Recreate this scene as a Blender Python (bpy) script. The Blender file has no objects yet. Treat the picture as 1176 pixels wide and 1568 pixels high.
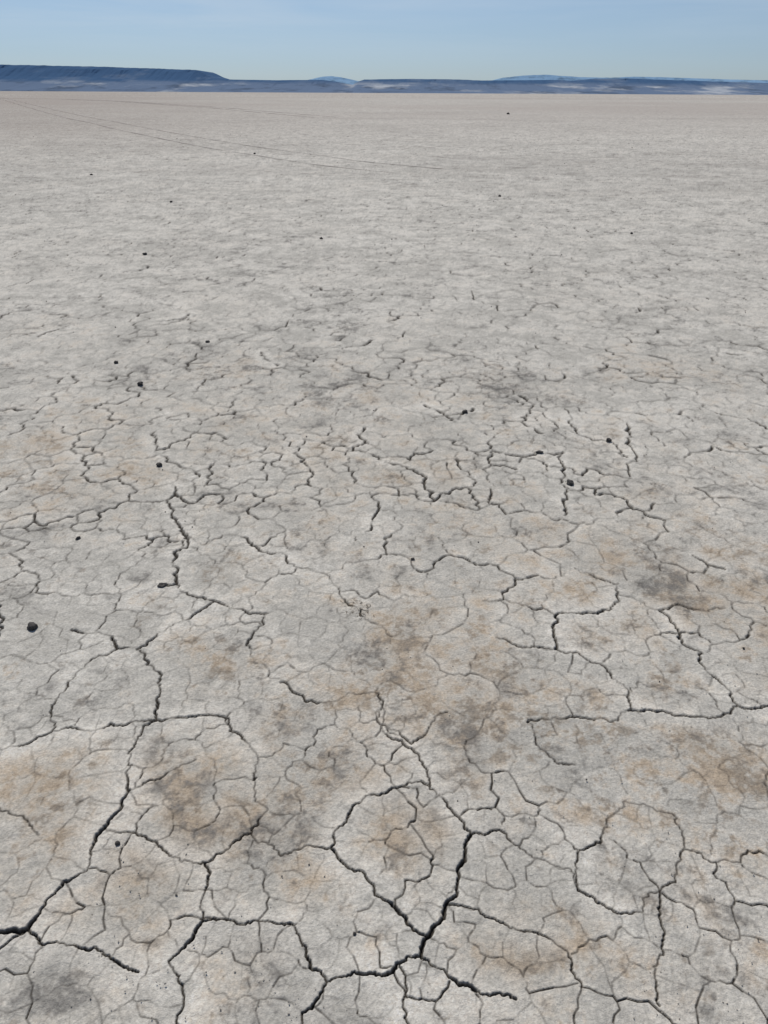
import bpy, bmesh, math, random
import numpy as np
from mathutils import Vector, Matrix, noise as mnoise
from mathutils.geometry import delaunay_2d_cdt

rng = np.random.default_rng(7)
random.seed(7)
scene = bpy.context.scene
scene.view_settings.view_transform = 'Standard'
scene.view_settings.look = 'None'
scene.view_settings.exposure = 0

# ------------------------------------------------------------------ camera
H = 1.6
TH = math.radians(28.6)
RO = math.radians(0.29)
F = Vector((0, math.cos(TH), -math.sin(TH)))
U0 = Vector((0, math.sin(TH), math.cos(TH)))
X0 = Vector((1, 0, 0))
R = X0 * math.cos(RO) + U0 * math.sin(RO)
U = -X0 * math.sin(RO) + U0 * math.cos(RO)
cam_d = bpy.data.cameras.new("camera")
cam = bpy.data.objects.new("camera", cam_d)
scene.collection.objects.link(cam)
M = Matrix(((R.x, U.x, -F.x, 0), (R.y, U.y, -F.y, 0), (R.z, U.z, -F.z, H), (0, 0, 0, 1)))
cam.matrix_world = M
cam_d.sensor_fit = 'VERTICAL'
cam_d.sensor_height = 36
cam_d.lens = 0.751 * 36
cam_d.clip_start = 0.05
cam_d.clip_end = 100000
scene.camera = cam
FP = 0.751 * 1568


def gp(px, py):
    """image pixel -> ground plane position in metres"""
    d = F + R * ((px - 588) / FP) + U * ((784 - py) / FP)
    t = -H / d.z
    return (d.x * t, d.y * t)


# ------------------------------------------------------------------ ground grid
def W(y):
    return 0.5 * np.maximum(y, 0.0) + 0.8

ys = [0.45]
while ys[-1] < 15:
    y = ys[-1]
    dep = 0.878 * y + 0.766
    ys.append(y + 0.95 * dep * dep / (H * 769))
back = list(np.linspace(-4, 0.42, 24))
far = list(np.geomspace(ys[-1] * 1.01, 300, 260)) + list(np.geomspace(310, 30000, 50))
ys = np.array(back + ys + far)
NC = 1240
uc = np.linspace(-1, 1, NC)
out = 1 + np.geomspace(0.01, 12, 40)
us = np.concatenate([-out[::-1], uc, out])
nr, nc = len(ys), len(us)
Wy = W(ys)
Xg = (us[None, :] * Wy[:, None]).astype(np.float64)
Yg = np.repeat(ys[:, None], nc, 1)
print("grid", nr, nc)

crack = np.zeros((nr, nc), np.float32)
depth = np.zeros((nr, nc), np.float32)
edist = np.full((nr, nc), 0.2, np.float32)
dys = np.gradient(ys)


def splat(ax, ay, bx, by, w, dark=1.0):
    my = 0.5 * (ay + by)
    i = int(np.searchsorted(ys, my))
    if i <= 1 or i >= nr - 2:
        return
    sdy = dys[i]
    sdx = 2.0 / NC * Wy[i]
    L = math.hypot(bx - ax, by - ay)
    if L < 1e-6:
        return
    nx, ny = -(by - ay) / L, (bx - ax) / L
    eff = abs(nx) * sdx + abs(ny) * sdy
    r = max(w * 0.5, 0.7 * eff)
    inten = min(1.0, w / (1.15 * r)) * dark
    rr = r * 1.1 + 0.55 * eff
    y0, y1 = min(ay, by) - rr, max(ay, by) + rr
    i0 = int(np.searchsorted(ys, y0)); i1 = int(np.searchsorted(ys, y1)) + 1
    x0, x1 = min(ax, bx) - rr, max(ax, bx) + rr
    wl, wh = Wy[i0], Wy[min(i1, nr - 1)]
    u0 = min(x0 / wl, x0 / wh); u1 = max(x1 / wl, x1 / wh)
    if u1 < -1.0 or u0 > 1.0:
        return
    j0 = int(np.searchsorted(us, u0)); j1 = int(np.searchsorted(us, u1)) + 1
    if i1 <= i0 or j1 <= j0:
        return
    gx = Xg[i0:i1, j0:j1] - ax
    gy = Yg[i0:i1, j0:j1] - ay
    tx, ty = (bx - ax) / L, (by - ay) / L
    s = np.clip(gx * tx + gy * ty, 0, L)
    d = np.hypot(gx - s * tx, gy - s * ty)
    v = inten * np.clip((rr - d) / (rr - 0.5 * r), 0, 1)
    c = crack[i0:i1, j0:j1]
    np.maximum(c, v, out=c)
    z = v * v * min(2.0 * w, 0.014)
    c = depth[i0:i1, j0:j1]
    np.maximum(c, z, out=c)


def splat_dist(ax, ay, bx, by, rad=0.16, add=0.0):
    y0, y1 = min(ay, by) - rad, max(ay, by) + rad
    i0 = int(np.searchsorted(ys, y0)); i1 = int(np.searchsorted(ys, y1)) + 1
    i1 = min(i1, nr - 1)
    wl, wh = Wy[i0], Wy[i1]
    x0, x1 = min(ax, bx) - rad, max(ax, bx) + rad
    u0 = min(x0 / wl, x0 / wh); u1 = max(x1 / wl, x1 / wh)
    j0 = int(np.searchsorted(us, u0)); j1 = int(np.searchsorted(us, u1)) + 1
    if i1 <= i0 or j1 <= j0:
        return
    L = math.hypot(bx - ax, by - ay) + 1e-9
    tx, ty = (bx - ax) / L, (by - ay) / L
    gx = Xg[i0:i1, j0:j1] - ax
    gy = Yg[i0:i1, j0:j1] - ay
    s = np.clip(gx * tx + gy * ty, 0, L)
    d = np.hypot(gx - s * tx, gy - s * ty) + add
    c = edist[i0:i1, j0:j1]
    np.minimum(c, d, out=c)


# main cracks (image pixel coordinates, width class)
TR = [
 (9, [(-40,1420),(0,1427),(42,1424),(70,1385),(98,1350),(135,1330),(140,1300),(158,1270),(185,1240),(198,1210)]),
 (6, [(198,1210),(196,1180),(208,1140),(222,1112),(240,1105)]),
 (6, [(42,1424),(60,1445),(110,1448),(150,1455),(190,1480),(212,1487)]),
 (6, [(-20,1480),(20,1437),(42,1424)]),
 (11, [(450,1600),(485,1530),(500,1503),(540,1490),(585,1495),(610,1475),(645,1464),(655,1435)]),
 (10, [(655,1435),(680,1408),(683,1385),(700,1355),(712,1310),(722,1277)]),
 (6, [(722,1277),(700,1250),(680,1225),(658,1205),(645,1197)]),
 (5, [(645,1197),(600,1208),(560,1220),(540,1235),(530,1260),(510,1280),(508,1300)]),
 (8, [(508,1300),(530,1325),(555,1335),(572,1355),(575,1372),(600,1385),(620,1405),(652,1434)]),
 (9, [(645,1464),(680,1485),(700,1505),(730,1518)]),
 (4, [(730,1518),(760,1522),(790,1530)]),
 (6, [(500,1503),(475,1475),(460,1440),(448,1415)]),
 (5, [(448,1415),(410,1410),(350,1408),(310,1408)]),
 (6, [(310,1408),(308,1385),(318,1350),(315,1320)]),
 (6, [(310,1408),(295,1435),(275,1455),(258,1470),(270,1490),(280,1520),(272,1580)]),
 (5, [(610,1475),(622,1510),(618,1545),(625,1600)]),
 (5, [(658,1205),(655,1180),(640,1155),(615,1135),(590,1125)]),
 (6, [(683,1385),(725,1395),(770,1415),(800,1428),(825,1432)]),
 (3, [(722,1277),(765,1270),(800,1300),(840,1320),(875,1335),(885,1365)]),
 (5, [(885,1305),(882,1340),(885,1365),(920,1385),(945,1400)]),
 (3, [(885,1305),(920,1290),(930,1265),(940,1245)]),
 (3, [(945,1400),(985,1395),(1010,1365),(1035,1350),(1047,1300)]),
 (3, [(1010,1365),(1015,1420),(1000,1480),(1010,1540)]),
 (2.5, [(825,1432),(870,1460),(890,1505),(880,1568)]),
 (2.5, [(940,1245),(985,1230),(1030,1245),(1047,1300)]),
 (2.5, [(1047,1300),(1100,1320),(1176,1310)]),
 (8, [(248,897),(270,895)]),
 (8, [(270,895),(272,870),(268,845),(287,838),(280,815),(270,795)]),
 (4, [(270,795),(255,765),(262,740)]),
 (7, [(270,895),(300,915),(330,922)]),
 (3, [(330,922),(350,930),(380,940),(410,940)]),
 (7, [(172,975),(178,995),(210,995),(225,1018)]),
 (5, [(225,1018),(248,1035),(245,1065),(238,1090),(240,1105)]),
 (5, [(240,1105),(280,1100),(320,1095),(350,1100)]),
 (4, [(350,1100),(352,1120),(380,1140),(395,1170),(388,1195)]),
 (5, [(210,995),(240,975),(270,955),(300,940),(330,922)]),
 (3, [(172,975),(130,970),(110,965)]),
 (3, [(178,995),(140,1010),(105,1045)]),
 (5, [(105,1045),(85,1075),(80,1120)]),
 (4, [(80,1120),(130,1120),(170,1108),(210,1105),(240,1105)]),
 (4, [(80,1120),(40,1140),(0,1148),(-30,1150)]),
 (5, [(360,820),(385,835),(400,845),(430,847),(440,862)]),
 (5, [(945,895),(945,915),(915,940),(880,940),(852,942),(848,970),(850,995)]),
 (4, [(850,995),(890,1005),(920,1018),(935,1035)]),
 (4, [(935,1035),(960,1055),(965,1087)]),
 (6, [(965,1087),(1010,1088)]),
 (4, [(1010,1088),(1050,1095),(1085,1100),(1130,1080)]),
 (2.5, [(945,895),(915,885),(880,870)]),
 (3, [(850,995),(800,992),(760,975)]),
 (4.5, [(1010,935),(1035,960),(1045,985),(1075,1000)]),
 (4.5, [(1075,1000),(1080,1025),(1110,1050),(1130,1080),(1150,1085),(1200,1080)]),
 (3, [(965,1087),(935,1105),(900,1100),(870,1098),(808,1105)]),
 (5, [(540,690),(548,665),(558,655)]),
 (4, [(540,690),(580,700),(620,715),(640,725)]),
 (6, [(640,725),(650,745),(665,765)]),
 (3, [(665,765),(700,770),(730,780),(750,772),(755,740),(740,718),(752,712)]),
 (5, [(580,770),(570,800),(560,815)]),
 (7, [(755,690),(790,697),(820,695)]),
 (4, [(820,695),(862,692)]),
 (6, [(755,690),(752,712),(790,718)]),
 (4.5, [(862,692),(865,730),(862,765),(865,790)]),
 (4, [(865,625),(875,650),(885,665),(935,675),(960,700)]),
 (5, [(795,605),(810,615),(800,640),(820,660),(830,665)]),
 (6, [(650,620),(680,635),(710,632),(725,625)]),
 (3.5, [(238,660),(240,690),(270,710),(305,730)]),
 (4, [(110,690),(130,712),(160,710)]),
 (3, [(0,835),(40,815),(90,812)]),
 (8, [(-5,925),(3,960),(-5,1000)]),
 (3, [(390,1010),(380,985),(400,960),(410,940)]),
 (3, [(808,1105),(820,1135),(850,1165),(880,1170)]),
 (3, [(575,1060),(582,1110),(630,1140),(660,1110),(685,1090)]),
 (3, [(740,920),(810,930),(852,942)]),
 (2.5, [(-20,1240),(35,1250),(60,1280)]),
 (3.5, [(158,1270),(200,1275),(240,1290),(262,1310),(315,1320)]),
 (3, [(198,1210),(250,1190),(300,1165)]),
 (3, [(315,1320),(350,1300),(385,1275),(410,1240),(388,1195)]),
 (2.5, [(508,1300),(470,1295),(430,1310),(385,1275)]),
 (3.5, [(240,625),(255,640),(275,642)]),
 (4, [(400,540),(410,552),(425,560)]),
 (4, [(240,462),(270,468)]),
 (4, [(245,492),(285,486),(290,480)]),
 (5, [(530,532),(560,527),(570,520)]),
 (4, [(60,515),(75,508),(100,500)]),
 (4, [(1110,540),(1140,545)]),
 (4, [(960,650),(970,690),(965,730)]),
 (3, [(500,880),(520,905),(560,950),(600,975)]),
 (3, [(430,1045),(470,1075),(520,1070),(560,1062),(575,1060)]),
 (4, [(1060,850),(1085,865),(1110,872)]),
 (3, [(1010,935),(1040,925),(1080,935),(1110,930)]),
 (2.5, [(590,1125),(575,1060)]),
 (2.5, [(440,862),(470,870),(500,880)]),
 (2.5, [(340,820),(360,820)]), (2.5, [(280,815),(310,835),(340,820)]),
]


def jitter_poly(pts, amp, lv):
    for _ in range(lv):
        o = [pts[0]]
        for a, b in zip(pts[:-1], pts[1:]):
            L = math.hypot(b[0] - a[0], b[1] - a[1])
            m = ((a[0] + b[0]) / 2, (a[1] + b[1]) / 2)
            k = random.gauss(0, amp) * L
            nx, ny = -(b[1] - a[1]) / (L + 1e-9), (b[0] - a[0]) / (L + 1e-9)
            o += [(m[0] + nx * k, m[1] + ny * k), b]
        pts = o
    return pts


sites = []
skind = []
occ = []
PSP = 0.060
nseg = 0
for tid, (w, pts) in enumerate(TR):
    g = [gp(*p) for p in pts]
    ym = sum(p[1] for p in g) / len(g)
    dk = max(1.0, ((0.878 * ym + .766) / 1.9)) ** .85
    g = jitter_poly(g, 0.09, 2)
    dp = jitter_poly(g, 0.14, 2)
    ph = random.random() * 50
    for s0, s1 in zip(dp[:-1], dp[1:]):
        ww = dk * w * 0.8e-3 * (0.82 + 1.1 * mnoise.noise(Vector((s0[0] * 14, s0[1] * 14, ph)))) * random.uniform(.8, 1.2)
        splat(s0[0], s0[1], s1[0], s1[1], max(ww, .0015))
        nseg += 1
    if w >= 3.5:
        for s0, s1 in zip(g[:-1], g[1:]):
            splat_dist(s0[0], s0[1], s1[0], s1[1])
    seg = [0]
    for a, b in zip(g[:-1], g[1:]):
        seg.append(seg[-1] + math.hypot(b[0] - a[0], b[1] - a[1]))
    n = max(1, int(seg[-1] / PSP))
    q = (np.arange(n) + 0.5) / n * seg[-1]
    gx = np.interp(q, seg, [p[0] for p in g]); gy = np.interp(q, seg, [p[1] for p in g])
    hx = np.interp(q + .004, seg, [p[0] for p in g]) - np.interp(q - .004, seg, [p[0] for p in g])
    hy = np.interp(q + .004, seg, [p[1] for p in g]) - np.interp(q - .004, seg, [p[1] for p in g])
    for k in range(n):
        L = math.hypot(hx[k], hy[k]) + 1e-9
        nx, ny = -hy[k] / L, hx[k] / L
        o = random.uniform(0.024, 0.044)
        c = (gx[k], gy[k])
        occ.append(c)
        sites.append((c[0] + nx * o, c[1] + ny * o)); skind.append((tid, 1))
        sites.append((c[0] - nx * o, c[1] - ny * o)); skind.append((tid, -1))
occA = np.array(occ)


def jgrid(y0, y1, c):
    cand = []
    y = y0
    while y < y1:
        hw = 0.5 * y + 1.0
        n = int(2 * hw / c)
        xs = -hw + (np.arange(n) + rng.random(n) * 0.95) * c
        yy = y + rng.random(n) * 0.95 * c
        cand.extend(zip(xs.tolist(), yy.tolist()))
        y += c
    return cand


def voronoi_edges(sites):
    vco, _e, faces, ov, _oe, _of = delaunay_2d_cdt([Vector(s) for s in sites], [], [], 0, 1e-7)
    S = np.array([[v.x, v.y] for v in vco])
    orig = [o[0] if len(o) else -1 for o in ov]
    tri = np.array([list(f) for f in faces if len(f) == 3])
    A, B, C = S[tri[:, 0]], S[tri[:, 1]], S[tri[:, 2]]
    D = 2 * (A[:, 0] * (B[:, 1] - C[:, 1]) + B[:, 0] * (C[:, 1] - A[:, 1]) + C[:, 0] * (A[:, 1] - B[:, 1]))
    D[np.abs(D) < 1e-12] = 1e-12
    a2, b2, c2 = (A ** 2).sum(1), (B ** 2).sum(1), (C ** 2).sum(1)
    CX = (a2 * (B[:, 1] - C[:, 1]) + b2 * (C[:, 1] - A[:, 1]) + c2 * (A[:, 1] - B[:, 1])) / D
    CY = (a2 * (C[:, 0] - B[:, 0]) + b2 * (A[:, 0] - C[:, 0]) + c2 * (B[:, 0] - A[:, 0])) / D
    edges = {}
    for t, (a, b, c) in enumerate(tri.tolist()):
        for p, q in ((a, b), (b, c), (c, a)):
            edges.setdefault((p, q) if p < q else (q, p), []).append(t)
    out_ = []
    CXl, CYl = CX.tolist(), CY.tolist()
    for (p, q), ts in edges.items():
        if len(ts) == 2:
            out_.append((p, q, CXl[ts[0]], CYl[ts[0]], CXl[ts[1]], CYl[ts[1]]))
    return S, orig, out_


cand = np.array(jgrid(0.3, 5.0, 0.080) + jgrid(5.0, 9.0, 0.10) + jgrid(9.0, 15.0, 0.15))
keep = np.ones(len(cand), bool)
for k in range(0, len(cand), 2000):
    d = cand[k:k + 2000, None, :] - occA[None]
    keep[k:k + 2000] = (d ** 2).sum(-1).min(1) > 0.060 ** 2
cand = cand[keep]
kp = []
for x, y in cand:
    v = mnoise.noise(Vector((x * 1.7, y * 1.7, 9)))
    kp.append(random.random() > 0.22 + 0.8 * v)
cand = cand[np.array(kp)]
sites += [tuple(c) for c in cand.tolist()]
skind += [(-1, 0)] * len(cand)
S, orig, EDG = voronoi_edges(sites)
print("sites", len(sites))


def regions(cs, warp, seed):
    r = np.random.default_rng(seed)
    gx0, gy0 = -12.0, -2.0
    n, m = int(24 / cs), int(20 / cs)
    px = (np.arange(n)[None, :] + r.random((m, n))) * cs + gx0
    py = (np.arange(m)[:, None] + r.random((m, n))) * cs + gy0
    wx = np.array([mnoise.noise(Vector((x / cs * 1.3, y / cs * 1.3, seed))) for x, y in S]) * warp * cs
    wy = np.array([mnoise.noise(Vector((x / cs * 1.3, y / cs * 1.3, seed + 40))) for x, y in S]) * warp * cs
    qx, qy = S[:, 0] + wx, S[:, 1] + wy
    ii = ((qx - gx0) / cs).astype(int); jj = ((qy - gy0) / cs).astype(int)
    best = np.full(len(S), 1e9); idx = np.zeros(len(S), int)
    for di in (-1, 0, 1):
        for dj in (-1, 0, 1):
            a = np.clip(ii + di, 0, n - 1); b = np.clip(jj + dj, 0, m - 1)
            d = (px[b, a] - qx) ** 2 + (py[b, a] - qy) ** 2
            m_ = d < best
            best[m_] = d[m_]; idx[m_] = (b * n + a)[m_]
    return idx

reg1 = regions(0.50, 0.6, 1)
reg2 = regions(0.21, 0.5, 5)

for p, q, ax, ay, bx, by in EDG:
    L = math.hypot(ax - bx, ay - by)
    if L > 0.5 or L < 5e-4 or ay < 0.4 or by < 0.4 or ay > 14.8 or by > 14.8:
        continue
    my = (ay + by) / 2; mx = (ax + bx) / 2
    kp_, kq_ = skind[orig[p]], skind[orig[q]]
    if kp_[0] >= 0 and kp_[0] == kq_[0] and kp_[1] != kq_[1]:
        continue
    nz = mnoise.noise(Vector((mx * 1.1, my * 1.1, 0)))
    nz2 = mnoise.noise(Vector((mx * 5, my * 5, 20)))
    nz3 = mnoise.noise(Vector((mx * 2.2, my * 2.2, 31)))
    farb = min(1, max(0, (my - 2.0) / 1.2))
    dk = 1.0
    if reg1[p] != reg1[q]:
        w = 0.0015 + 0.0010 * nz + 0.0012 * nz2 + farb * (0.0018 + .0060 * max(0, nz2 + .6 * nz3) + .0015 * nz)
        w = max(w, 0.0011 + .0008 * farb)
        if my < 4.5 and w > .0016:
            splat_dist(ax, ay, bx, by, .12, .03)
    elif reg2[p] != reg2[q]:
        w = max(0.0008, 0.0011 + 0.0010 * nz2 + 0.0006 * nz) * (1 + 1.0 * farb)
        dk = .85
    else:
        w = (0.0008 + 0.0005 * nz2 + 0.0003 * random.random()) * (1 + .5 * farb)
        dk = .72
        if random.random() < 0.10 - 0.35 * nz:
            w = 0
    if w <= 0.0003:
        continue
    if my > 6:
        w *= 1 + .05 * (my - 6)
    lv = 2 if my < 5 else 1
    pts = jitter_poly([(ax, ay), (bx, by)], 0.12, lv if L > 0.012 else 0)
    for s0, s1 in zip(pts[:-1], pts[1:]):
        splat(s0[0], s0[1], s1[0], s1[1], w * random.uniform(0.6, 1.4), dk)
        nseg += 1

S2, o2, E2 = voronoi_edges(jgrid(0.4, 4.2, 0.036))
for p, q, ax, ay, bx, by in E2:
    my = (ay + by) / 2; mx = (ax + bx) / 2
    L = math.hypot(ax - bx, ay - by)
    if L > .1 or my < .45 or my > 4.2:
        continue
    nz = mnoise.noise(Vector((mx * 3.2, my * 3.2, 77))) + .5 * mnoise.noise(Vector((mx * 9, my * 9, 87)))
    if nz + random.uniform(-.12, .12) < .10:
        continue
    splat(ax, ay, bx, by, random.uniform(.0002, .00055), .8)
    nseg += 1
print("segments", nseg)


# ------------------------------------------------------------------ vector value noise
def vnoise(x, y, seed):
    xf = np.floor(x); yf = np.floor(y)
    xi = xf.astype(np.int64); yi = yf.astype(np.int64)
    fx = (x - xf).astype(np.float32); fy = (y - yf).astype(np.float32)
    fx = fx * fx * (3 - 2 * fx); fy = fy * fy * (3 - 2 * fy)

    def h(a, b):
        n = (a * 374761393 + b * 668265263 + seed * 974711) & 0xffffffff
        n = ((n ^ (n >> 13)) * 1274126177) & 0xffffffff
        return ((n ^ (n >> 16)) & 0xffff).astype(np.float32) / 65535.0
    return (h(xi, yi) * (1 - fx) + h(xi + 1, yi) * fx) * (1 - fy) + (h(xi, yi + 1) * (1 - fx) + h(xi + 1, yi + 1) * fx) * fy


def fbm(scale, octv, seed, gain=.55, ax=1.0, ay=1.0):
    tot = np.zeros((nr, nc), np.float32); a = 1.0; n = 0.0
    ang = seed * .7 if ax == ay else 0.1
    for o in range(octv):
        c_, s_ = math.cos(ang), math.sin(ang)
        tot += a * (vnoise((Xg * c_ - Yg * s_) * ax / scale + 17.3 * o, (Xg * s_ + Yg * c_) * ay / scale - 9.1 * o, seed * 13 + o) - .5)
        n += a * a
        a *= gain; scale *= .5
        if ax == ay:
            ang += .9
    return tot * (2.2 / math.sqrt(n))


def sm(v, a, b):
    t = np.clip((v - a) / (b - a), 0, 1)
    return t * t * (3 - 2 * t)


fadez = np.clip((16 - Yg) / 8, 0, 1)
z = (fbm(.5, 2, 1) * .0035 + fbm(.13, 3, 2) * .0018 + fbm(.03, 2, 3) * .0009) * fadez
z += .0022 * np.exp(-edist / .018) * fadez
z -= depth

brown = np.zeros((nr, nc), np.float32); grey = np.zeros((nr, nc), np.float32)


def blob(arr, px, py, rx, amp):
    x, y = gp(px, py)
    d2 = ((Xg - x) ** 2 + (Yg - y) ** 2) / (rx * rx)
    arr += (amp * np.exp(-d2)).astype(np.float32)

for b in [(620, 1270, .13, 1.2), (310, 1235, .17, .9), (430, 1170, .15, .9), (775, 1375, .14, .9), (760, 1480, .12, .9), (880, 1490, .15, .7),
          (300, 1010, .18, .9), (560, 1160, .16, .7), (750, 1040, .25, .7), (920, 1130, .2, .8), (1060, 1150, .15, .8), (1150, 1200, .15, .8),
          (1080, 900, .25, .9), (1150, 950, .25, .6), (240, 1330, .12, .7), (40, 1330, .15, .5), (70, 1210, .12, .5), (80, 690, .4, .5),
          (360, 870, .2, .7), (640, 950, .2, .5), (600, 740, .3, .5), (900, 850, .3, .5), (1000, 580, .5, .3), (520, 600, .5, .3),
          (560, 1060, .2, .6), (1000, 1030, .2, .6), (780, 1170, .2, .7), (40, 1000, .2, .5), (160, 1400, .14, .5), (700, 900, .25, .3), (1080, 1500, .15, .3),
          (430, 1340, .1, .6), (1130, 1340, .15, .4), (1000, 1260, .12, .4), (150, 740, .3, .4)]:
    blob(brown, *b)
for b in [(490, 1185, .09, 1), (430, 1265, .12, .8), (50, 885, .12, .9), (90, 1500, .12, .9), (560, 1010, .15, .6), (240, 1160, .1, .7),
          (400, 1500, .12, .9), (1020, 1500, .15, .5), (60, 1190, .1, .6), (700, 1110, .12, .6), (300, 770, .18, .7), (500, 600, .3, .8),
          (620, 1310, .05, .9), (600, 1240, .05, .6), (750, 600, .3, .4), (900, 960, .12, .6), (560, 1560, .12, .7), (330, 1190, .08, .7),
          (180, 1290, .1, .5), (980, 480, .5, .6), (1130, 770, .25, .6), (930, 1330, .12, .5), (270, 1260, .07, .6), (520, 490, .5, .6), (300, 560, .4, .5),
          (780, 1060, .1, .5), (1000, 900, .15, .5), (120, 1090, .1, .5), (640, 800, .25, .4)]:
    blob(grey, *b)

f_a = fbm(.9, 4, 5)
f_b = fbm(.28, 5, 6, .65)
f_c = fbm(.10, 5, 7, .75)
f_d = fbm(.03, 4, 8, .8)
f_e = fbm(.35, 6, 9, .7)
f_f = fbm(.12, 5, 10, .78)
f_g = fbm(.07, 4, 15, .75)
f_far = fbm(6., 6, 11, .7)
f_str = fbm(9., 6, 16, .75, .35, 1.6)
f_big = fbm(45., 5, 12, .6)
ed = np.clip(edist / .16, 0, 1)
nearf = np.clip(1.05 - (Yg - 1.8) / 5.5, .16, 1)


def lerp(c0, c1, f):
    c0 = np.asarray(c0, np.float32); c1 = np.asarray(c1, np.float32)
    return c0 + (c1 - c0) * f[..., None]

col = lerp((.420, .400, .358), (.565, .538, .485), sm(f_b + .5 * f_c + .5 * f_d, -1.2, 1.2))
bm0 = sm(.55 * f_a + .55 * f_b + .45 * f_c + .6 * brown, -.5, 1.3) * (.35 + .65 * sm(ed, .05, .6)) * nearf
col = lerp(col, (.390, .330, .255), .50 * bm0)
bm = .95 * brown + .30 * f_a + .50 * f_b + .85 * f_c + .60 * f_d - .30
bmask = sm(bm, -.1, 1.5) * (.18 + .82 * sm(ed, .08, .6)) * nearf
col = lerp(col, (.345, .270, .192), np.clip(bmask * .82, 0, 1))
bm2 = sm(.7 * brown + .85 * f_g + .65 * f_d + .3 * f_b - .27, .2, 1.3) * (.1 + .9 * sm(ed, .1, .6)) * nearf
col = lerp(col, (.205, .168, .128), .70 * bm2)
gm = .85 * grey + .45 * f_e + .95 * f_f + .70 * f_d - .24
gmask = sm(gm, -.1, 1.7) * (.32 + .68 * sm(ed, .02, .45))
col = lerp(col, (.150, .142, .130), np.clip(gmask * .85, 0, 1))
fm = np.clip((Yg - 5) / 14, 0, 1)
col = lerp(col, (.26, .245, .22), fm * .38 * sm(f_far + .5 * f_e, -.4, 1.5))
col = lerp(col, (.27, .25, .225), np.clip((Yg - 8) / 10, 0, 1) * .42 * sm(f_str, -.1, 1.5))
f2 = np.clip((Yg - 16) / 80, 0, 1)
col = lerp(col, (.375, .338, .302), f2 * (.35 + .60 * sm(f_big, -.8, .8)))
lf = np.clip((Yg - 18) / 25, 0, 1) * sm(-Xg / np.maximum(Yg, 1), -.05, .45)
col = lerp(col, (.27, .235, .205), .50 * lf)
col *= (1 + .10 * f_d + .06 * f_c)[..., None]
col *= (1 + .09 * (1 - ed))[..., None]
far_c = np.clip((Yg - 11) / 6, 0, 1) * np.clip(1.2 - Yg / 120, .1, 1) * sm(fbm(.5, 4, 14, .8), .45, 1.4)
col = lerp(col, (.13, .115, .10), np.clip(.45 * far_c, 0, 1))
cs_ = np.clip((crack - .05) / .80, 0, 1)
col = lerp(col, (.024, .020, .016), .97 * cs_)  # crack shade painted into the colour, as the mesh relief is too shallow
col = np.clip(col, .01, .9)

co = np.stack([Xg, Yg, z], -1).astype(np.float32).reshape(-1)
me = bpy.data.meshes.new("playa_ground")
me.vertices.add(nr * nc)
me.vertices.foreach_set("co", co)
nq = (nr - 1) * (nc - 1)
idx = np.arange(nr * nc, dtype=np.int32).reshape(nr, nc)
quads = np.stack([idx[:-1, :-1], idx[:-1, 1:], idx[1:, 1:], idx[1:, :-1]], -1).reshape(-1)
me.loops.add(nq * 4)
me.loops.foreach_set("vertex_index", quads)
me.polygons.add(nq)
me.polygons.foreach_set("loop_start", np.arange(0, nq * 4, 4, dtype=np.int32))
me.polygons.foreach_set("use_smooth", np.ones(nq, bool))
me.update(calc_edges=True)
at = me.attributes.new("soil_crack_shade", 'FLOAT_COLOR', 'POINT')
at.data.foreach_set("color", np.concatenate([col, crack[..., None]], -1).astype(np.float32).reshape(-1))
ground = bpy.data.objects.new("playa_ground", me)
scene.collection.objects.link(ground)


# ------------------------------------------------------------------ node helper
class NT:
    def __init__(s, mat):
        mat.use_nodes = True
        s.t = mat.node_tree
        s.t.nodes.clear()

    def n(s, typ, **kw):
        nd = s.t.nodes.new(typ)
        for k, v in kw.items():
            if k.startswith('i_'):
                key = k[2:]
                key = int(key) if key.isdigit() else key.replace('_', ' ')
                s.inp(nd.inputs[key], v)
            else:
                setattr(nd, k, v)
        return nd

    def inp(s, sock, v):
        if isinstance(v, bpy.types.NodeSocket):
            s.t.links.new(v, sock)
        elif isinstance(v, (tuple, list)) and sock.type == 'RGBA' and len(v) == 3:
            sock.default_value = (*v, 1)
        else:
            sock.default_value = v

    def m(s, op, a, b=0.0, c=0.0, clamp=False):
        nd = s.t.nodes.new('ShaderNodeMath'); nd.operation = op; nd.use_clamp = clamp
        for i, v in enumerate((a, b, c)):
            s.inp(nd.inputs[i], v)
        return nd.outputs[0]

    def mr(s, v, a, b, c=0.0, d=1.0, smooth=False):
        nd = s.t.nodes.new('ShaderNodeMapRange')
        if smooth:
            nd.interpolation_type = 'SMOOTHSTEP'
        for i, x in enumerate((v, a, b, c, d)):
            s.inp(nd.inputs[i], x)
        return nd.outputs[0]

    def mix(s, f, a, b, mode='MIX'):
        nd = s.t.nodes.new('ShaderNodeMix'); nd.data_type = 'RGBA'; nd.blend_type = mode
        s.inp(nd.inputs[0], f); s.inp(nd.inputs[6], a); s.inp(nd.inputs[7], b)
        return nd.outputs[2]

    def noise(s, vec, scale, detail=4, rough=0.55, dist=0.0):
        nd = s.t.nodes.new('ShaderNodeTexNoise')
        s.inp(nd.inputs['Vector'], vec); nd.inputs['Scale'].default_value = scale
        nd.inputs['Detail'].default_value = detail; nd.inputs['Roughness'].default_value = rough
        nd.inputs['Distortion'].default_value = dist
        return nd


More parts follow.
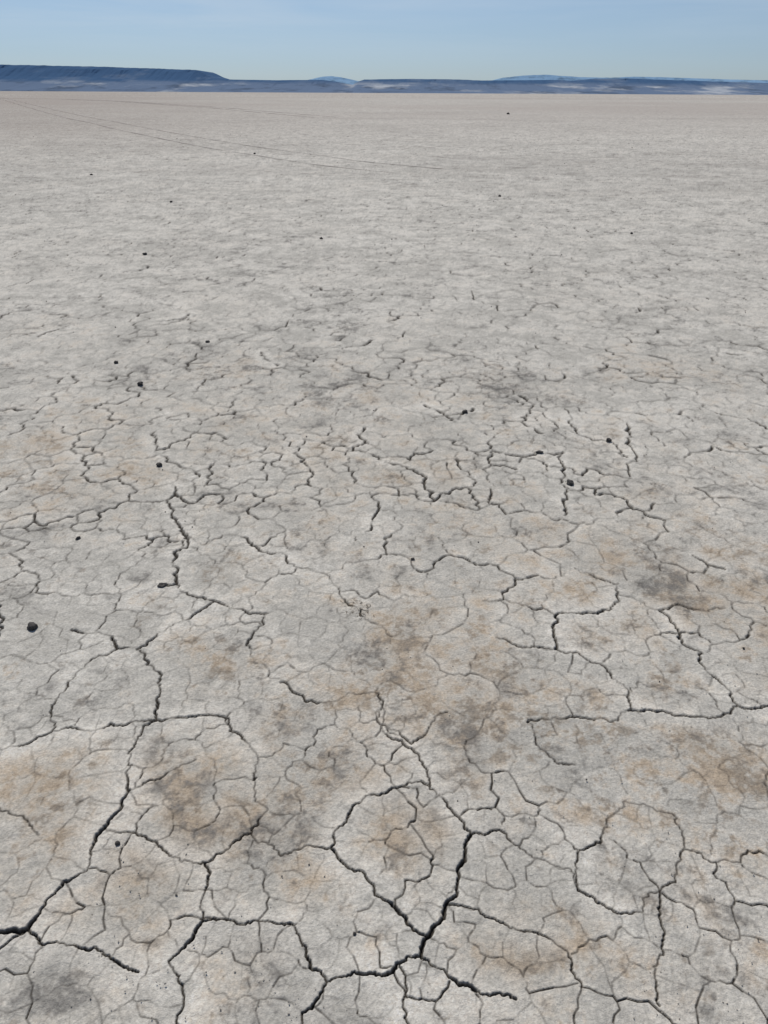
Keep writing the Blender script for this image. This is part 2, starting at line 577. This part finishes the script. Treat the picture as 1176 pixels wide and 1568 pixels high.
mat = bpy.data.materials.new("cracked_playa_soil")
g = NT(mat)
pos = g.n('ShaderNodeNewGeometry').outputs['Position']
attr = g.n('ShaderNodeAttribute', attribute_name="soil_crack_shade")
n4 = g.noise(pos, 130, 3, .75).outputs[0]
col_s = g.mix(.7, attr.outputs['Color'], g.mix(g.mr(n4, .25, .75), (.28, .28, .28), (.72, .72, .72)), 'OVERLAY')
hgt = g.m('ADD', g.m('MULTIPLY', g.noise(pos, 32, 5, .74).outputs[0], .0085), g.m('MULTIPLY', n4, .0018))
bump = g.n('ShaderNodeBump', i_Strength=.85, i_Distance=1.0, i_Height=hgt)
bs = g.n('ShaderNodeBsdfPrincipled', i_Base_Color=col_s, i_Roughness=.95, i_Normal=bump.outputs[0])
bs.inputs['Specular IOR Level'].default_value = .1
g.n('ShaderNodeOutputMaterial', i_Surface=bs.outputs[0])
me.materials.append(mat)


# ------------------------------------------------------------------ hills
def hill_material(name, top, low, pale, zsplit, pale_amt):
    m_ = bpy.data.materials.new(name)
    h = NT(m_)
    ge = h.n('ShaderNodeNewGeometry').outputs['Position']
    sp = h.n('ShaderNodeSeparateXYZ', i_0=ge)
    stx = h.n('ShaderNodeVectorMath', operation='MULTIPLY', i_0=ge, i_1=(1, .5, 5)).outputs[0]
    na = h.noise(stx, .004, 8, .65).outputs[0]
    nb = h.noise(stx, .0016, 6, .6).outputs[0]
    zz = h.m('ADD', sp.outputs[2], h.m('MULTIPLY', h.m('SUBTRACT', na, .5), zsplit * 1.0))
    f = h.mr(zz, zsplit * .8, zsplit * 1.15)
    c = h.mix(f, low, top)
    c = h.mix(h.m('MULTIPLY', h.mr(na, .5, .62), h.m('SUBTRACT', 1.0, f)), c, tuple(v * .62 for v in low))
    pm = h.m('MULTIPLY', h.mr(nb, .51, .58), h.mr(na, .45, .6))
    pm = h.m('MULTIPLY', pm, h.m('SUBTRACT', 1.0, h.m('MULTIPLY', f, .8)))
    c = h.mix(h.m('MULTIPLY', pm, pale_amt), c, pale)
    b = h.n('ShaderNodeBsdfPrincipled', i_Base_Color=c, i_Roughness=1.0)
    b.inputs['Specular IOR Level'].default_value = 0
    h.n('ShaderNodeOutputMaterial', i_Surface=b.outputs[0])
    return m_


def ridge(name, prof, D0, sections, mat_, gul, seed, x0=-900, x1=2100, step=3):
    pxs = np.arange(x0, x1, step)
    pp = [p[0] for p in prof]; hh = [p[1] for p in prof]
    verts = []; fs = []
    for px in pxs:
        base = 137 + 6 * px / 1176
        top = np.interp(px, pp, hh)
        el = max(0.3, base - top) * 0.000654
        X = (px - 588) / FP * 0.878
        for k, (dd, fr) in enumerate(sections):
            D_ = D0 + dd
            n = mnoise.fractal(Vector((px * .03, k * .25, seed)), 1.0, 2.0, 5)
            n2_ = mnoise.fractal(Vector((px * .12, k * .2, seed + 9)), 1.0, 2.0, 4)
            Hh = el * (D0 + 1000)
            zz = Hh * fr
            if 0 < fr < .8:
                zz += Hh * .05 * n
            elif fr >= .8:
                zz += Hh * .012 * n2_ * (1 if fr > .97 else .5)
            dy = gul * (n + .6 * n2_) if 0 < k < len(sections) - 3 else 0
            verts.append((X * (D0 + 1000), D_ + dy, zz - (3 if k == 0 else 0)))
    K = len(sections)
    for i in range(len(pxs) - 1):
        for k in range(K - 1):
            a = i * K + k
            fs.append((a, a + K, a + K + 1, a + 1))
    m_ = bpy.data.meshes.new(name)
    m_.from_pydata(verts, [], fs)
    m_.update()
    m_.materials.append(mat_)
    o = bpy.data.objects.new(name, m_)
    scene.collection.objects.link(o)
    return o

mesa = [(-900, 90), (-300, 93), (0, 97), (150, 100), (240, 103), (300, 105), (308, 108.5), (316, 113), (328, 117), (345, 119.5), (420, 120.5), (490, 120), (512, 122.5),
        (528, 126), (538, 127.5), (545, 122.5), (555, 119.5), (620, 118.5), (700, 119.5), (730, 121), (800, 120.5), (850, 120), (880, 121.5), (905, 118), (960, 118), (1000, 119.5),
        (1060, 121.5), (1100, 123), (1176, 125), (1400, 125), (2100, 120)]
secs = [(0, 0), (150, .06), (300, .15), (450, .27), (600, .40), (740, .56), (840, .72), (930, .88), (1000, 1.0), (1200, .99), (1600, .97)]
m1 = hill_material("mesa_rock_haze_tint", (.058, .112, .205), (.125, .172, .255), (.40, .43, .47), 62, .9)  # aerial haze painted as bluish surface colour, no atmosphere in between
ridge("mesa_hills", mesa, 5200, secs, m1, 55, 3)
rangep = [(-900, 128), (300, 128), (440, 126), (475, 119), (490, 115.5), (505, 114.5), (520, 116.5), (545, 122), (600, 125), (740, 124), (765, 117), (800, 113.5), (830, 112.5), (850, 114),
          (880, 116), (930, 117), (960, 115.5), (1000, 116), (1060, 118), (1120, 120), (1176, 121), (1400, 118), (2100, 124)]
m2 = hill_material("far_range_haze_tint", (.25, .40, .57), (.25, .40, .57), (.28, .43, .6), 500, .2)  # pale blue is distance haze put into the base colour
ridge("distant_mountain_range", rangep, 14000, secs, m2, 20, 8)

# ------------------------------------------------------------------ tyre tracks across the flat
tm = bpy.data.materials.new("disturbed_soil")
h = NT(tm)
ge = h.n('ShaderNodeNewGeometry').outputs['Position']
na = h.noise(ge, 1.2, 5, .7).outputs[0]
c = h.mix(na, (.13, .11, .10), (.23, .20, .175))
b = h.n('ShaderNodeBsdfPrincipled', i_Base_Color=c, i_Roughness=1.0)
tr_ = h.n('ShaderNodeBsdfTransparent')
mx = h.n('ShaderNodeMixShader', i_0=h.mr(h.noise(ge, .35, 6, .8).outputs[0], .38, .62, .1, .9))
h.t.links.new(tr_.outputs[0], mx.inputs[1]); h.t.links.new(b.outputs[0], mx.inputs[2])
h.n('ShaderNodeOutputMaterial', i_Surface=mx.outputs[0])


def track(name, pts, width, offs):
    g_ = [gp(*p) for p in pts]
    vs, fs = [], []
    for off in offs:
        seg = [0]
        for a, b_ in zip(g_[:-1], g_[1:]):
            seg.append(seg[-1] + math.hypot(b_[0] - a[0], b_[1] - a[1]))
        n = int(seg[-1] / .8) + 2
        sx = np.interp(np.linspace(0, seg[-1], n), seg, [p[0] for p in g_])
        sy = np.interp(np.linspace(0, seg[-1], n), seg, [p[1] for p in g_])
        for i in range(n):
            j = min(i, n - 2)
            tx, ty = sx[j + 1] - sx[j], sy[j + 1] - sy[j]
            L = math.hypot(tx, ty) + 1e-9
            nx, ny = -ty / L, tx / L
            wv_ = .25 * mnoise.noise(Vector((sx[i] * .1, sy[i] * .1, 0)))
            ww = width * (.5 + .9 * random.random()) * min(1, .2 + 1.8 * (1 - i / n))
            k = len(vs)
            vs.append((sx[i] + nx * (off + wv_ - ww / 2), sy[i] + ny * (off + wv_ - ww / 2), .008))
            vs.append((sx[i] + nx * (off + wv_ + ww / 2), sy[i] + ny * (off + wv_ + ww / 2), .008))
            if i < n - 1:
                fs.append((k, k + 1, k + 3, k + 2))
    m_ = bpy.data.meshes.new(name); m_.from_pydata(vs, [], fs); m_.materials.append(tm)
    o = bpy.data.objects.new(name, m_); scene.collection.objects.link(o)

track("tire_track", [(-60, 140.5), (0, 150), (60, 166), (100, 176), (180, 193), (270, 211), (370, 228), (520, 250), (640, 262)], .38, (-.8, .8))
track("tire_track", [(-60, 148), (0, 150.5), (100, 152), (180, 155), (330, 165), (500, 180)], .9, (-.9, .9))

# ------------------------------------------------------------------ stones
smt = bpy.data.materials.new("dark_basalt")
h = NT(smt)
tc = h.n('ShaderNodeTexCoord').outputs['Object']
na = h.noise(tc, 70, 6, .7).outputs[0]
c = h.mix(h.mr(na, .3, .7), (.018, .016, .015), (.085, .075, .066))
bp = h.n('ShaderNodeBump', i_Strength=.6, i_Distance=.004, i_Height=na)
b = h.n('ShaderNodeBsdfPrincipled', i_Base_Color=c, i_Roughness=.85, i_Normal=bp.outputs[0])
h.n('ShaderNodeOutputMaterial', i_Surface=b.outputs[0])


def rock_geo(bm_, cx, cy, r, seed, sub=2):
    rr = random.Random(seed)
    res_ = bmesh.ops.create_icosphere(bm_, subdivisions=sub, radius=1.0)
    sx, sy, sz = rr.uniform(.8, 1.3), rr.uniform(.65, 1.0), rr.uniform(.55, .85)
    an = rr.uniform(0, 6.28)
    for v in res_['verts']:
        p = v.co.copy()
        cell = mnoise.voronoi(p * 1.3 + Vector((seed, 0, 0)))[0][0]
        k = .78 + .30 * cell + .30 * mnoise.noise(p * 1.4 + Vector((seed, 3, 0))) + .10 * mnoise.noise(p * 5)
        p *= k
        x, y_ = p.x * sx, p.y * sy
        p = Vector((x * math.cos(an) - y_ * math.sin(an), x * math.sin(an) + y_ * math.cos(an), p.z * sz))
        v.co = Vector((cx, cy, r * .42)) + p * r if cx is not None else p * r

stones = [(50, 962, 17), (249, 898, 12), (215, 589, 10), (178, 556, 8), (244, 713, 9), (873, 741, 12), (932, 676, 10), (222, 390, 7), (492, 366, 6), (262, 310, 5),
          (778, 175, 4.5), (765, 301, 5), (180, 1292, 9), (543, 1430, 6), (120, 825, 7), (632, 857, 7), (318, 525, 7), (967, 358, 5), (140, 268, 4), (712, 632, 8), (390, 236, 4), (826, 694, 10)]
for i, (px, py, sz) in enumerate(stones):
    x, y = gp(px, py)
    t = 0.878 * y + .766
    r = sz / FP * t * .5
    bm_ = bmesh.new()
    rock_geo(bm_, None, None, r, i + 1, 3)
    m_ = bpy.data.meshes.new("stone"); bm_.to_mesh(m_); bm_.free()
    for p in m_.polygons:
        p.use_smooth = i % 3 == 0
    m_.materials.append(smt)
    o = bpy.data.objects.new("stone", m_)
    o.location = (x, y, r * .35)
    scene.collection.objects.link(o)

bm_ = bmesh.new()
for i in range(300):
    dist = 1.0 + 36 * random.random() ** 1.2
    x = random.uniform(-1, 1) * (.5 * dist + .8); y = dist
    r = (random.uniform(.0010, .003) + .0004 * dist) * (1 + .5 * (random.random() < .1))
    rock_geo(bm_, x, y, r, 100 + i, 1)
m_ = bpy.data.meshes.new("pebbles"); bm_.to_mesh(m_); bm_.free(); m_.materials.append(smt)
scene.collection.objects.link(bpy.data.objects.new("pebbles", m_))

cm = bpy.data.materials.new("soil_crumb")
h = NT(cm)
tc = h.n('ShaderNodeNewGeometry').outputs['Position']
c = h.mix(h.mr(h.noise(tc, 25, 3, .6).outputs[0], .35, .65), (.20, .175, .15), (.46, .43, .38))
b = h.n('ShaderNodeBsdfPrincipled', i_Base_Color=c, i_Roughness=1.0)
h.n('ShaderNodeOutputMaterial', i_Surface=b.outputs[0])
bm_ = bmesh.new()
for i in range(2600):
    y = .8 + 5 * random.random() ** 1.6
    x = random.uniform(-1, 1) * (.5 * y + .6)
    if mnoise.noise(Vector((x * 2.5, y * 2.5, 55))) < random.uniform(-.3, .4):
        continue
    rock_geo(bm_, x, y, random.uniform(.0008, .0026), 900 + i, 1)
m_ = bpy.data.meshes.new("soil_crumbs"); bm_.to_mesh(m_); bm_.free(); m_.materials.append(cm)
scene.collection.objects.link(bpy.data.objects.new("soil_crumbs", m_))

cx, cy = gp(548, 935)
tw = bpy.data.materials.new("dry_plant")
h = NT(tw)
tc = h.n('ShaderNodeNewGeometry').outputs['Position']
c = h.mix(h.noise(tc, 120, 3, .6).outputs[0], (.08, .06, .04), (.24, .185, .13))
b = h.n('ShaderNodeBsdfPrincipled', i_Base_Color=c, i_Roughness=1.0)
h.n('ShaderNodeOutputMaterial', i_Surface=b.outputs[0])
bm_ = bmesh.new()
for i in range(120):
    a = random.uniform(0, 6.28); L = random.uniform(.005, .018); r0 = random.uniform(.0007, .0014)
    p = Vector((cx + random.gauss(0, .022), cy + random.gauss(0, .032), .003 + abs(random.gauss(0, .0015))))
    prev = None
    for k in range(5):
        d = Vector((math.cos(a), math.sin(a), random.uniform(-.1, .12)))
        a += random.uniform(-.5, .5)
        rr_ = r0 * (1 - k / 6)
        nv = Vector((-math.sin(a), math.cos(a), 0))
        ring = [bm_.verts.new(p + nv * rr_), bm_.verts.new(p + Vector((0, 0, rr_ * 1.4))), bm_.verts.new(p - nv * rr_)]
        if prev:
            for q in range(3):
                bm_.faces.new((prev[q], prev[(q + 1) % 3], ring[(q + 1) % 3], ring[q]))
        prev = ring
        p = p + d * L / 4
m_ = bpy.data.meshes.new("dry_twig_debris"); bm_.to_mesh(m_); bm_.free(); m_.materials.append(tw)
scene.collection.objects.link(bpy.data.objects.new("dry_twig_debris", m_))

# ------------------------------------------------------------------ light
EL, AZ = math.radians(52), math.radians(-18)
sd = Vector((math.cos(EL) * math.sin(AZ), math.cos(EL) * math.cos(AZ), math.sin(EL)))
sl = bpy.data.lights.new("sun", 'SUN'); sl.energy = 3.65; sl.angle = math.radians(.53); sl.color = (1, .955, .885)
so = bpy.data.objects.new("sun", sl); scene.collection.objects.link(so)
so.rotation_euler = sd.to_track_quat('Z', 'Y').to_euler()

w = bpy.data.worlds.new("World"); scene.world = w; w.use_nodes = True
nt = w.node_tree; nt.nodes.clear()


class WN(NT):
    def __init__(s, t):
        s.t = t
h = WN(nt)
sky = h.n('ShaderNodeTexSky', sky_type='NISHITA')
sky.sun_disc = False
sky.sun_elevation = EL
sky.sun_rotation = AZ
sky.altitude = 1200
sky.air_density = 1.0
sky.dust_density = .3
sky.ozone_density = 2.0
dr = h.n('ShaderNodeTexCoord').outputs['Generated']
sp = h.n('ShaderNodeSeparateXYZ', i_0=dr)
cv = h.n('ShaderNodeVectorMath', operation='MULTIPLY', i_0=dr, i_1=(1.0, 1.0, 13.0)).outputs[0]
cn = h.noise(cv, 3.0, 7, .55, .4).outputs[0]
cl = h.mr(cn, .42, .74, 0, .75)
cl = h.m('MULTIPLY', cl, h.mr(sp.outputs[2], .02, .08))
cl = h.m('MULTIPLY', cl, h.mr(sp.outputs[0], -.5, .25, 1.0, .35))
tint = h.mix(h.mr(sp.outputs[2], 0, .10), (.52, .64, .90), (.84, .85, .93))
skc = h.mix(1.0, sky.outputs[0], tint, 'MULTIPLY')
skc = h.mix(cl, skc, (6.8, 7.9, 9.0))
bg = h.n('ShaderNodeBackground', i_Color=skc, i_Strength=.08)
h.n('ShaderNodeOutputWorld', i_Surface=bg.outputs[0])
